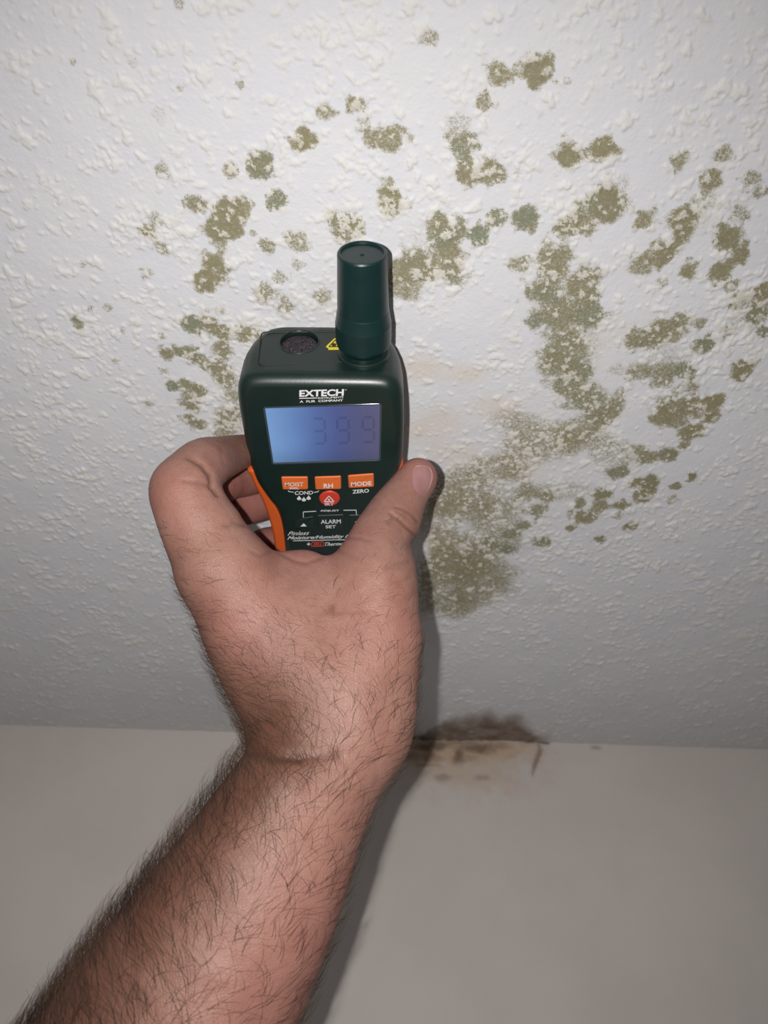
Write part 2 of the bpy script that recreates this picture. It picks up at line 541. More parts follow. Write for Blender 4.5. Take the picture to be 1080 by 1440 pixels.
def loft(name, outline, layers, caps=True, fn=None, smooth_=True):
    """outline (u,v) mm; layers [(inset, n)] front to back."""
    bm = bmesh.new(); rings = []
    for ins, n in layers:
        P = inset(outline, ins)
        ring = []
        for (u, v) in P:
            w = fn(u, v, n) if fn else (u, v, n)
            ring.append(bm.verts.new((w[0] / 1000, w[1] / 1000, w[2] / 1000)))
        rings.append(ring)
    k = len(outline)
    for a, b in zip(rings[:-1], rings[1:]):
        for i in range(k):
            bm.faces.new((a[i], a[(i + 1) % k], b[(i + 1) % k], b[i]))
    if caps:
        bm.faces.new(rings[0]); bm.faces.new(rings[-1])
    return bm_mesh(name, bm, smooth_)


def flat_caps(me):                              # big flat ends keep a crisp flat look
    for p in me.polygons:
        if len(p.vertices) > 4:
            p.use_smooth = False
    return me


def rounded_poly(corners, r, n=6):
    P = np.array(corners, float); out = []
    k = len(P)
    for i in range(k):
        a, b, c = P[i - 1], P[i], P[(i + 1) % k]
        da = (a - b) / np.linalg.norm(a - b); dc = (c - b) / np.linalg.norm(c - b)
        s = b + da * r; e = b + dc * r
        for t in np.linspace(0, 1, n):
            out.append((1 - t) ** 2 * s + 2 * t * (1 - t) * b + t * t * e)
    return np.array(out)


# front outline of the case, at its widest (6 mm behind the face)
n_w = -5.0
sil_l = [(336,566),(340,590),(347,629),(352,650),(360,672),(376,696),(388,712),(395,735),(399,771),(402,812)]
sil_r = [(520,812),(522,771),(526,740),(532,712),(543,692),(557,668),(565,645),(568,600),(567.5,564)]
L_ = [on_face(*p, n_w) for p in sil_l]; R_ = [on_face(*p, n_w) for p in sil_r]
vt = (on_face(455, 522, n_w))[1]
V_TOP = vt
uL, uR = on_face(334, 548, n_w)[0], on_face(567, 545, n_w)[0]
top = [(uR - .6, vt - 9), (uR - 3.2, vt - 3.4), (uR - 9, vt - .5), ((uL + uR) / 2 + 12, vt), ((uL + uR) / 2 - 12, vt),
       (uL + 9, vt - .5), (uL + 3.2, vt - 3.4), (uL + .6, vt - 9)]
OUT = resample(catmull(L_ + R_ + top, 10), 190)


def body_depth(u, v):                           # the head is deeper than the handle
    return 43 - 17 * smooth(np.array(-v), 15, 45)


def case_fn(u, v, n):
    if n < -6:
        d = body_depth(u, v)
        t_ = (-n - 6) / 37.0
        n = -6 - t_ * (d - 6)
        k = max(0.0, (t_ - .30) / .70)          # the sides curve in towards the back
        uc = (uL + uR) / 2
        u = uc + (u - uc) * (1 - .33 * (1 - math.sqrt(max(0.0, 1 - k * k))))
    return (u, v, n)


case_me = loft('casing', OUT, [(5.2, .35), (4.2, .12), (3.0, -.5), (1.9, -1.4), (.95, -2.6), (.3, -4.0), (0, -5.6), (0, -12), (0, -20), (0, -26), (.05, -31), (.15, -35), (.3, -38), (.6, -40.5), (1.1, -42), (2.0, -43)], fn=case_fn)
bm = bmesh.new(); bm.from_mesh(case_me)
bmesh.ops.triangulate(bm, faces=[f_ for f_ in bm.faces if len(f_.verts) > 4])
bm.to_mesh(case_me); bm.free()
casing = mpart('casing', case_me, M_PLASTIC)


def flat_shade(me):                             # big flat faces stay flat, curved ones smooth
    for p in me.polygons:
        n_ = p.normal
        p.use_smooth = not (n_.z > .99 or n_.z < -.93 or (p.area > 3e-6 and n_.y > .999))


def cut(ob, cutter_me):
    c = link('cutter', cutter_me)
    c.matrix_world = MM
    mod = ob.modifiers.new('cut', 'BOOLEAN'); mod.operation = 'DIFFERENCE'; mod.object = c; mod.solver = 'FAST'
    dg = bpy.context.evaluated_depsgraph_get()
    me = bpy.data.meshes.new_from_object(ob.evaluated_get(dg))
    ob.modifiers.clear()
    ob.data = me
    bpy.data.objects.remove(c)


# side grips: orange overmould on both sides of the handle, set back from the face
def grip(outer, inner, name):
    P = [on_face(*p, -7) for p in outer] ; Q = [on_face(*p, -7) for p in inner][::-1]
    o = resample(np.vstack([catmull(P, 8, False), catmull(Q, 8, False)]), 70)
    me = loft(name, o, [(2.0, -2.0), (.9, -2.4), (.2, -3.4), (0, -5), (0, -18), (.6, -22), (2.2, -24)])
    return mpart(name, flat_caps(me), M_ORANGE)


grip([(349,652),(358,673),(370,697),(379,722),(385,747),(388,771),(390,806)],
     [(362,650),(374,673),(388,697),(400,722),(405,747),(409,771),(412,806)], 'side_grip')
grip([(567,654),(561,673),(549,694),(540,712),(535,740),(531,771),(530,806)],
     [(554,654),(546,673),(532,694),(524,712),(517,740),(513,771),(511,806)], 'side_grip')


# text and print ---------------------------------------------------
def text_mesh(s, bold=.0, shear=0.0):
    cu = bpy.data.curves.new('lettering', 'FONT')
    cu.body = s; cu.size = 1; cu.offset = bold; cu.shear = shear; cu.resolution_u = 3
    cu.extrude = 0
    ob = bpy.data.objects.new('tmp', cu); COL.objects.link(ob)
    dg = bpy.context.evaluated_depsgraph_get(); dg.update()
    me = bpy.data.meshes.new_from_object(ob.evaluated_get(dg))
    bpy.data.objects.remove(ob); bpy.data.curves.remove(cu)
    return me


def lettering(name, s, tl, tr, bl, mat, n=.45, bold=.0, shear=0.0, parent=None, label=None, place=None):
    """Fit a word's ink box to pixel corners top-left, top-right, bottom-left on the meter's face."""
    me = text_mesh(s, bold, shear)
    co = np.empty(len(me.vertices) * 3, np.float32); me.vertices.foreach_get('co', co); co = co.reshape(-1, 3)
    lo, hi = co.min(0), co.max(0)
    a, b, c = [np.array(on_face(*p, n)) for p in (tl, tr, bl)]
    sx = (co[:, 0] - lo[0]) / (hi[0] - lo[0]); sy = (hi[1] - co[:, 1]) / (hi[1] - lo[1])
    uv = a + sx[:, None] * (b - a) + sy[:, None] * (c - a)
    out = np.stack([uv[:, 0] / 1000, uv[:, 1] / 1000, np.full(len(uv), n / 1000)], 1).astype(np.float32)
    me.vertices.foreach_set('co', out.ravel()); me.update()
    return mpart(name, me, mat, parent, label)


def poly_print(name, polys, mat, n=.45, parent=None, th=.06):
    """Flat printed marks: closed pixel polygons on the face, given a hair of thickness."""
    bm = bmesh.new()
    for P in polys:
        uv = [on_face(*p, n) for p in P]
        a = [bm.verts.new((u / 1000, v / 1000, n / 1000)) for u, v in uv]
        b = [bm.verts.new((u / 1000, v / 1000, (n - th) / 1000)) for u, v in uv]
        bm.faces.new(a); bm.faces.new(b[::-1])
        k = len(a)
        for i in range(k):
            bm.faces.new((a[i], b[i], b[(i + 1) % k], a[(i + 1) % k]))
    return mpart(name, bm_mesh(name, bm, False), mat, parent)


def stroke(a, b, w):
    a, b = np.array(a, float), np.array(b, float)
    d = (b - a) / np.linalg.norm(b - a); p = np.array([-d[1], d[0]]) * w / 2
    return [tuple(a + p), tuple(b + p), tuple(b - p), tuple(a - p)]


def key(name, corners, h, mat, r=.9, label=None, base=.1, ins=.8):
    o = rounded_poly([on_face(*p, h) for p in corners], r)
    me = loft(name, o, [(ins, base + h), (ins * .55, base + h - .08), (ins * .2, base + h - .35), (0, base + h - .8), (0, base - .8)])
    return mpart(name, flat_caps(me), mat, None, label)


# screen: a pocket, the lit panel in it, and a thin clear rim
lcd = [(371.5,573),(535.5,567.8),(534,646.8),(383.8,651.8)]
lc = [on_face(*p, 0) for p in lcd]
pk = rounded_poly(lc, .8)
cut(casing, loft('cutter', pk, [(-.3, 3), (-.3, -1.2)], smooth_=False))
bz = rounded_poly(lc, 1.0)
bm = bmesh.new()
rows = []
for ins, n in ((-.55, .20), (-.50, .42), (-.1, .46), (.28, .40), (.34, -1.0)):
    rows.append([bm.verts.new((u / 1000, v / 1000, n / 1000)) for u, v in inset(bz, ins)])
for a, b in zip(rows[:-1], rows[1:]):
    for i in range(len(a)):
        bm.faces.new((a[i], a[(i + 1) % len(a)], b[(i + 1) % len(b)], b[i]))
t = NT('screen_rim_plastic')
mpart('screen_frame', bm_mesh('screen_frame', bm), plastic('screen_rim', (.035, .05, .06), .12, 0, .8))

t = NT('lit_screen')
xs_ = t.node('ShaderNodeSeparateXYZ'); t.lk(t.obj(), xs_.inputs[0])
lc_ = np.array(lc)
u0, u1 = lc_[:, 0].min() / 1000, lc_[:, 0].max() / 1000; v0, v1 = lc_[:, 1].min() / 1000, lc_[:, 1].max() / 1000
su = t.math('DIVIDE', t.math('SUBTRACT', xs_.outputs[0], u0), u1 - u0)
sv = t.math('DIVIDE', t.math('SUBTRACT', xs_.outputs[1], v0), v1 - v0)
cr = t.node('ShaderNodeValToRGB'); t.lk(t.math('ADD', su, t.math('MULTIPLY', t.math('SUBTRACT', t.noise(60, 2, .5), .5), .10)), cr.inputs[0])
el = cr.color_ramp.elements
el[0].position = 0.03; el[0].color = (.20, .37, .68, 1)
el[1].position = 1.0; el[1].color = (.100, .092, .175, 1)
for p_, c_ in ((.22, (.145, .27, .56, 1)), (.42, (.090, .155, .38, 1)), (.62, (.075, .098, .27, 1)), (.80, (.085, .090, .20, 1))):
    e = el.new(p_); e.color = c_
vgain = t.ramp(sv, -.05, .35, .72, 1.0)
hsv = t.node('ShaderNodeHueSaturation'); t.lk(cr.outputs[0], hsv.inputs['Color']); t.put(hsv.inputs['Value'], vgain)
t.fin((.02, .025, .045), .25, None, .5)
t.lk(hsv.outputs[0], t.b.inputs['Emission Color']); t.b.inputs['Emission Strength'].default_value = .80
screen = mpart('screen', flat_caps(loft('screen', rounded_poly(lc, .8), [(.32, -.35), (.32, -1.0)], smooth_=False)), t.m)
# faint seven-segment digits
SEG = {'3': 'abcdg', '9': 'abcdfg'}


def digit(ch, tl, tr, bl, w=.17):
    tl, tr, bl = map(lambda p: np.array(p, float), (tl, tr, bl)); X_ = tr - tl; Y_ = bl - tl
    pt = lambda a, b: tl + a * X_ + b * Y_
    segs = {'a': ((.12, 0), (.88, 0)), 'b': ((1, .06), (1, .44)), 'c': ((1, .56), (1, .94)), 'd': ((.12, 1), (.88, 1)),
            'e': ((0, .56), (0, .94)), 'f': ((0, .06), (0, .44)), 'g': ((.12, .5), (.88, .5))}
    return [stroke(pt(*segs[s][0]), pt(*segs[s][1]), 3.4) for s in SEG[ch]]


dg_mat = NT('screen_digit'); dg_mat.fin((.01, .012, .04), .4, None, .1, Alpha=.09)
for ch, q in (('3', ((440,589),(456,588.5),(442,624))), ('9', ((474,588),(490,587.5),(475,623))), ('9', ((510,587),(525.5,586.5),(510.5,622)))):
    poly_print('screen_digit', digit(ch, *q), dg_mat.m, -.28, screen, .05)

# keys
k1 = key('function_key', [(395,671),(433,670.8),(433.4,688.8),(397.2,689)], .9, M_BUTTON, 1.0, 'orange moisture key')
k2 = key('function_key', [(442,671),(479.8,669.8),(480,688.2),(443.4,689)], .9, M_BUTTON, 1.0, 'orange humidity key')
k3 = key('function_key', [(488.8,669),(525.8,666.2),(526.2,685.2),(490.2,687)], .9, M_BUTTON, 1.0, 'orange mode key')
th = np.linspace(0, 2 * np.pi, 40, endpoint=False)
irc = [(463.3 + 15 * math.cos(a), 701.3 + 10.8 * math.sin(a)) for a in th]
ir_o = np.array([on_face(*p, .8) for p in irc])
irk = mpart('trigger_key', flat_caps(loft('trigger_key', ir_o, [(1.3, 1.05), (.7, .95), (.2, .55), (0, 0), (0, -.8)])), M_RED, None, 'round red key')
ku = key('arrow_key', [(414,735),(424,728.5),(440.5,726.5),(441.5,743),(413,743.5)], .7, M_KEY, .8)
ka = key('alarm_key', [(445.5,724.8),(483.4,723.6),(484,744),(446.5,744.6)], .7, M_KEY, .8)
kd = key('arrow_key', [(489.8,724.2),(505,724),(513,727.5),(516,741.5),(490.4,742.5)], .7, M_KEY, .8)

W = M_WHITE
lettering('logo_lettering', 'EXTECH', (421,548.6), (483.8,547), (420.9,558.2), W, bold=.035)
lettering('logo_lettering', 'TM', (484.6,547.6), (487.4,547.5), (484.7,549.2), W)
poly_print('logo_underline', [stroke((420.9,560.3), (446,559.7), 1.0)], W)
lettering('logo_lettering', 'INSTRUMENTS', (447.3,558.6), (482.8,557.2), (447.2,561.2), W, bold=.01)
lettering('logo_lettering', 'A  FLIR  COMPANY', (421.4,563.3), (482.6,561.3), (421.4,566.4), W, bold=.02)
lettering('key_lettering', 'MOIST', (400.6,678.6), (426.4,678.2), (400.9,684.2), W, 1.06, .004, parent=k1)
lettering('key_lettering', 'REL', (407.6,685.4), (420.6,685.2), (407.7,688.2), W, 1.06, .01, parent=k1)
lettering('key_lettering', 'RH', (455,680.3), (468.2,679.8), (455.2,686.6), W, 1.06, .02, parent=k2)
lettering('key_lettering', 'MODE', (493.6,678.2), (522.4,676.6), (493.9,684), W, 1.06, .02, parent=k3)
lettering('face_lettering', 'COND', (414.3,690.9), (440.2,690.2), (414.5,696), W, bold=.015)
lettering('face_lettering', 'ZERO', (495.5,689), (518.8,687.2), (495.8,694.2), W, bold=.02)
poly_print('bracket_line', [stroke((405,689.6), (406.2,691.4), .8), stroke((406.2,691.4), (413,692.2), .8),
                            stroke((441.3,692.6), (447,691.6), .8), stroke((447,691.6), (448.4,689.8), .8)], W)


def drop(cx, cy, w, h):
    return [(cx, cy - h), (cx + w * .45, cy - h * .3), (cx + w, cy + h * .25), (cx + w * .7, cy + h * .8), (cx, cy + h),
            (cx - w * .7, cy + h * .8), (cx - w, cy + h * .25), (cx - w * .45, cy - h * .3)]


poly_print('drop_symbol', [drop(420.6, 700.2, 3.3, 3.2)], W)
poly_print('drop_symbol', [drop(427.3, 702, 3.3, 3.2)], W)
poly_print('drop_symbol', [drop(434, 699.8, 3.3, 3.2)], W)
A_, B_, C_ = (462.4, 697.6), (455.8, 705.6), (469.9, 705.4)
poly_print('laser_symbol', [stroke(A_, B_, 1.2), stroke(B_, C_, 1.2), stroke(C_, A_, 1.2),
                            [(462.6 + 1.5 * math.cos(a), 702.8 + 1.2 * math.sin(a)) for a in th[::4]]], W, 1.16, irk)
lettering('key_lettering', 'IRT', (456.8,707.2), (469.4,707), (457,711), W, 1.16, .01, parent=irk)
lettering('face_lettering', 'ADJUST', (450.2,717), (477,716.8), (450.2,720), W, bold=.02)
poly_print('bracket_line', [stroke((444.6,719), (426.5,720), .9), stroke((426.5,720), (426.5,727.5), .9),
                            stroke((483,717.6), (501,717.4), .9), stroke((501,717.4), (501.2,724), .9)], W)
lettering('key_lettering', 'ALARM', (451,731), (479.2,730.4), (451.2,736.6), W, .84, .015, parent=ka)
lettering('key_lettering', 'SET', (457.8,738.8), (472.4,738.5), (458,743), W, .84, .015, parent=ka)
poly_print('arrow_symbol', [[(422.4,740.4), (431.2,740.2), (427,735.8)]], W, .84, ku)
poly_print('arrow_symbol', [[(498.8,733.6), (508,733.5), (503.8,738.4)]], W, .84, kd)
lettering('face_lettering', 'Pinless', (405.6,747.6), (435.6,746.6), (404.4,753.2), W, bold=.004, shear=.32)
lettering('face_lettering', 'Moisture/Humidity Meter', (404.8,754.2), (512.5,751.2), (403.6,760.2), W, bold=.016, shear=.32)
poly_print('face_line', [stroke((412,760.6), (505,758.6), .8)], W)
lettering('face_lettering', '+', (431.6,763.2), (436.6,763), (431.4,767.4), W, bold=.03)
bx = [(438.6,762.8), (455.4,762.3), (454.4,768), (437.6,768.5)]
poly_print('emblem_outline', [stroke(bx[i], bx[(i + 1) % 4], .9) for i in range(4)], M_REDPRINT)
lettering('emblem_lettering', 'IRt', (440.6,763.6), (453.2,763.2), (440,767.6), M_REDPRINT, bold=.02, shear=.25)
lettering('face_lettering', 'Thermometer', (457,763), (506,761.4), (456,767.8), W, bold=.016, shear=.32)

# top end: foam-filled infrared port, raised panel, warning label, sensor collar and cap
pc = [(421 + 27 * math.cos(a), 480.8 + 15.6 * math.sin(a)) for a in th]


def top_loft(name, outline_un, layers, smooth_=True):
    """outline in (u, n) on the top end; layers [(inset, v)] outwards to inwards."""
    return loft(name, outline_un, layers, True, lambda u, n, v: (u, v, n), smooth_)


port = np.array([on_top(*p, V_TOP) for p in pc])
c0 = port.mean(0); rp = np.linalg.norm(port - c0, axis=1).mean()
port = np.stack([c0[0] + rp * np.cos(th), c0[1] + rp * np.sin(th)], 1)
cut(casing, top_loft('cutter', port, [(0, V_TOP + 3), (0, V_TOP - 4)], False))
bm = bmesh.new(); bm.from_mesh(casing.data)
bmesh.ops.remove_doubles(bm, verts=bm.verts, dist=2e-6)
bmesh.ops.dissolve_degenerate(bm, dist=2e-6, edges=bm.edges)
for e in bm.edges:
    e.smooth = len(e.link_faces) == 2 and e.calc_face_angle(0) < .5
bm.to_mesh(casing.data); bm.free()
flat_shade(casing.data)
foam = NT('grey_foam')
fc = foam.mix(foam.ramp(foam.noise(1600, 2, .7), .35, .65), (.012, .010, .012), (.085, .075, .085))
foam.fin(fc, .95, foam.bump(foam.noise(1500, 2, .7), .8, .0008), .1)
bm = bmesh.new()
ringv = []
for rr, vv in ((rp - .15, V_TOP - 3.6), (rp - .15, V_TOP - 2.2), (rp * .8, V_TOP - 1.5), (rp * .45, V_TOP - 1.2)):
    ringv.append([bm.verts.new(((c0[0] + rr * math.cos(a)) / 1000, vv / 1000, (c0[1] + rr * math.sin(a)) / 1000)) for a in th])
for a, b in zip(ringv[:-1], ringv[1:]):
    for i in range(len(th)):
        bm.faces.new((a[i], a[(i + 1) % len(th)], b[(i + 1) % len(th)], b[i]))
bm.faces.new(ringv[-1]); bm.faces.new(ringv[0])
mpart('infrared_port', bm_mesh('infrared_port', bm), foam.m, None, 'round port filled with grey foam')
bm = bmesh.new(); ringv = []
for rr, vv in ((rp + .9, V_TOP - .2), (rp + .7, V_TOP + .25), (rp + .2, V_TOP + .3), (rp - .05, V_TOP - .3), (rp - .05, V_TOP - 2.5)):
    ringv.append([bm.verts.new(((c0[0] + rr * math.cos(a)) / 1000, vv / 1000, (c0[1] + rr * math.sin(a)) / 1000)) for a in th])
for a, b in zip(ringv[:-1], ringv[1:]):
    for i in range(len(th)):
        bm.faces.new((a[i], a[(i + 1) % len(th)], b[(i + 1) % len(th)], b[i]))
mpart('port_rim', bm_mesh('port_rim', bm), M_PLASTIC)

# seam of the top panel
seam = rounded_poly([on_top(*p, V_TOP) for p in [(367,466.5),(361.5,513.5),(541,507),(544,464.5)]], 3.0)
bm = bmesh.new(); rows = []
for ins, vv in ((0, V_TOP - .3), (0, V_TOP + .14), (.35, V_TOP + .16), (.5, V_TOP - .3)):
    rows.append([bm.verts.new((u / 1000, vv / 1000, n / 1000)) for u, n in inset(seam, ins)])
for a, b in zip(rows[:-1], rows[1:]):
    for i in range(len(a)):
        bm.faces.new((a[i], a[(i + 1) % len(a)], b[(i + 1) % len(b)], b[i]))
mpart('panel_seam', bm_mesh('panel_seam', bm), M_GROOVE)


def top_poly(name, polys, v, mat, parent=None):
    bm = bmesh.new()
    for P in polys:
        un = [on_top(*p, v) for p in P]
        a = [bm.verts.new((u / 1000, v / 1000, n / 1000)) for u, n in un]
        b = [bm.verts.new((u / 1000, (v - .3) / 1000, n / 1000)) for u, n in un]
        bm.faces.new(a); bm.faces.new(b[::-1]); k = len(a)
        for i in range(k):
            bm.faces.new((a[i], b[i], b[(i + 1) % k], a[(i + 1) % k]))
    return mpart(name, bm_mesh(name, bm, False), mat, parent)


lab = top_poly('warning_label', [[(458.4,487.6), (460,485.4), (470.4,475.6), (473,475.6), (483.5,489), (482,491), (461.8,491.4), (461.4,489.2)]], V_TOP + .3, M_YELLOW)
lab['label'] = 'yellow triangular laser warning label'
T3 = [(462.4,487.4), (471.6,477.8), (480.4,487.2)]
top_poly('warning_symbol', [stroke(T3[i], T3[(i + 1) % 3], 1.1) for i in range(3)] +
         [[(469.6 + 3.4 * math.cos(a), 484.6 + 2.2 * math.sin(a)) for a in th[::3]]], V_TOP + .42, M_BLACK, lab)


def lathe(name, axis_u, axis_n, prof, seg=56):
    bm = bmesh.new(); rings = []
    for r, v in prof:
        if r < 1e-6:
            rings.append([bm.verts.new((axis_u / 1000, v / 1000, axis_n / 1000))])
        else:
            rings.append([bm.verts.new(((axis_u + r * math.cos(a)) / 1000, v / 1000, (axis_n + r * math.sin(a)) / 1000))
                          for a in np.linspace(0, 2 * np.pi, seg, endpoint=False)])
    for a, b in zip(rings[:-1], rings[1:]):
        for i in range(seg):
            j = (i + 1) % seg
            if len(a) == 1:
                bm.faces.new((a[0], b[i], b[j]))
            elif len(b) == 1:
                bm.faces.new((a[i], a[j], b[0]))
            else:
                bm.faces.new((a[i], a[j], b[j], b[i]))
    me = bm_mesh(name, bm)
    bm2 = bmesh.new(); bm2.from_mesh(me)
    for e in bm2.edges:
        if len(e.link_faces) == 2 and e.calc_face_angle(0) > .16:
            e.smooth = False
    bm2.to_mesh(me); bm2.free()
    return me


cb = on_top(511.5, 497, V_TOP)                  # foot of the cap on the top end
CUx, CNx = cb


def axis_v(py, px=511.0):                       # height along the cap axis seen at a pixel row
    o = CAM - ORG; d = ray(px, py)
    k = (CNx / 1000 - np.dot(o, NAX)) / np.dot(d, NAX)
    return float(np.dot(o + d * k, VAX) * 1000)


def axis_r(half_px, py):
    v = axis_v(py)
    p = ORG + UAX * CUx / 1000 + VAX * v / 1000 + NAX * CNx / 1000
    return half_px * np.dot(p - CAM, CF) / FPX * 1000


vA = axis_v(354.5)
vS, vF = axis_v(434), axis_v(449)
vB = axis_v(478)
vC = axis_v(490)
rT, rS, rF, rB = axis_r(35.6, 354), axis_r(36.4, 434), axis_r(39.6, 455), axis_r(39.0, 480)
lathe_cap = [(0, vA - .95), (1.0, vA - .95), (1.05, vA - .45), (.5, vA - .35), (0, vA - .3)][::-1]
prof = [(0, vA - 1.15), (rT - 1.7, vA - 1.15), (rT - 1.45, vA - .2), (rT - 1.0, vA), (rT - .45, vA - .15), (rT, vA - .8), (rS, vS), (rS + .2, vS - .6),
        (rF - .3, vF), (rF, vF - 1.2), (rB, vB), (rB - .5, vB - 1.4), (rB - 3.0, vC), (rB - 3.2, V_TOP + 1.2), (0, V_TOP + 1.2)]
cap = mpart('sensor_cap', lathe('sensor_cap', CUx, CNx, prof), M_CAP, None, 'tall dark green cylindrical sensor cap')
mpart('cap_pip', lathe('cap_pip', CUx, CNx, [(0, vA - .55), (.5, vA - .6), (.85, vA - .9), (.9, vA - 1.2)]), M_CAP, cap)
mpart('sensor_collar', lathe('sensor_collar', CUx, CNx, [(rB - 4, V_TOP + 1.6), (rB - 1.4, V_TOP + 1.5), (rB - .9, V_TOP + 1.1), (rB - .7, V_TOP - .5)]), M_PLASTIC)

# ------------------------------------------------------------------ hand and forearm
HS = .95                                        # grid step, mm


def P3(px, py, z):                              # camera-axes millimetres: right, up, away
    return np.array([(px - 540) * z / FPX, (720 - py) * z / FPX, z])


def tube(stations, n_between=1):
    """stations: (px, py, z mm, half width px, depth factor)"""
    return [(P3(px, py, z), r * z / FPX, r * z / FPX * b) for px, py, z, r, b in stations]


forearm = tube([(-30, 1905, 291, 187, .93), (105, 1670, 292, 186, .95), (243, 1446, 300, 162, .92), (347, 1268, 310, 130, .88), (408, 1150, 320, 106, .82),
                (446, 1085, 328, 94, .76), (467, 1035, 334, 96, .72), (466, 985, 338, 92, .74)])
meta_index = tube([(452, 1010, 342, 84, .75), (400, 940, 344, 86, .8), (356, 870, 345, 73, .9), (318, 806, 344, 62, 1.0)])
web_fill = tube([(460, 1000, 340, 100, .7), (440, 915, 346, 92, .65), (426, 850, 352, 66, .6), (424, 826, 355, 53, .6)])
meta_thumb = tube([(496, 1010, 338, 76, .8), (522, 935, 342, 66, .9), (532, 872, 347, 57, 1.0), (529, 812, 354, 47, 1.0)])
palm = [tube([(455, 1000, 356, 66, 1), (345, 850, 372, 56, 1)]), tube([(460, 1000, 368, 58, 1), (358, 862, 396, 50, 1)]),
        tube([(465, 995, 376, 52, 1), (372, 880, 418, 44, 1)]), tube([(500, 950, 362, 62, 1), (480, 900, 372, 48, 1)])]
fingers = [
    tube([(320, 808, 346, 62, .95), (292, 762, 345, 57, .92), (264, 706, 345, 49, .92), (259, 688, 346, 43, .95)]),
    tube([(259, 686, 347, 43, .95), (284, 656, 358, 38, 1.0), (312, 644, 378, 30, 1.0), (340, 635, 398, 23.5, 1.0), (358, 634, 410, 20.5, 1.0), (366, 634, 416, 17, 1.0)]),
    tube([(332, 838, 374, 50, 1), (275, 716, 400, 36, 1), (312, 676, 424, 31, 1), (346, 668, 440, 29, 1), (380, 664, 452, 24, 1)]),
    tube([(345, 850, 396, 46, 1), (292, 752, 424, 32, 1), (318, 718, 446, 29, 1), (356, 706, 458, 29, 1), (392, 702, 470, 23, 1)]),
    tube([(358, 868, 416, 40, 1), (322, 790, 446, 26, 1), (352, 774, 468, 22, 1), (378, 764, 476, 22.5, 1), (402, 760, 482, 19, 1)]),
]
thumb = tube([(528, 814, 354, 49, 1.0), (532, 772, 362, 45.5, .95), (553, 728, 370, 39, .92), (570, 697, 375, 31, .92), (585, 676, 378, 27.5, .88), (588, 670, 378, 25.5, .86)])


class Field:
    def __init__(self, lo, hi, h):
        self.lo = np.array(lo, float); self.h = h
        self.n = np.ceil((np.array(hi) - self.lo) / h).astype(int) + 1
        self.ax = [(self.lo[i] + h * np.arange(self.n[i])).astype(np.float32) for i in range(3)]

    def new(self):
        return np.full(tuple(self.n), 60.0, np.float32)

    def seg(self, D, a, b, k, pad=9.0):
        (p0, r0, s0), (p1, r1, s1) = a, b
        rr = max(r0, r1, s0, s1) + pad
        lo = np.minimum(p0, p1) - rr; hi = np.maximum(p0, p1) + rr
        i0 = np.clip(np.floor((lo - self.lo) / self.h).astype(int), 0, self.n); i1 = np.clip(np.ceil((hi - self.lo) / self.h).astype(int) + 1, 0, self.n)
        if np.any(i1 <= i0):
            return
        sl = tuple(slice(i0[i], i1[i]) for i in range(3))
        x = self.ax[0][sl[0]][:, None, None]; y = self.ax[1][sl[1]][None, :, None]; z = self.ax[2][sl[2]][None, None, :]
        v = (p1 - p0).astype(np.float32); L = float(v @ v)
        t = ((x - p0[0]) * v[0] + (y - p0[1]) * v[1] + (z - p0[2]) * v[2]) / L
        np.clip(t, 0, 1, out=t)
        r = r0 + (r1 - r0) * t; s = s0 + (s1 - s0) * t
        dx = x - (p0[0] + t * v[0]); dy = y - (p0[1] + t * v[1]); dz = (z - (p0[2] + t * v[2])) * (r / s)
        d = np.sqrt(dx * dx + dy * dy + dz * dz) - r
        cur = D[sl]
        cur[...] = smin(cur, d, k)


def smin(a, b, k):
    h = np.clip(.5 + .5 * (b - a) / k, 0, 1)
    return b + (a - b) * h - k * h * (1 - h)


def dense(ch, n=4):                              # smooth in-between stations, so joints do not ring
    A = np.array([np.concatenate([p, [r, s]]) for p, r, s in ch])
    if len(A) < 3:
        n = 1
    B = catmull(A, n, False)
    return [(b[:3], b[3], b[4]) for b in B]


def chain(F, D, ch, k, pad=9.0):
    ch = dense(ch)
    k = min(k, 1.0) if k < 8 else k
    for a, b in zip(ch[:-1], ch[1:]):
        F.seg(D, a, b, k, pad)


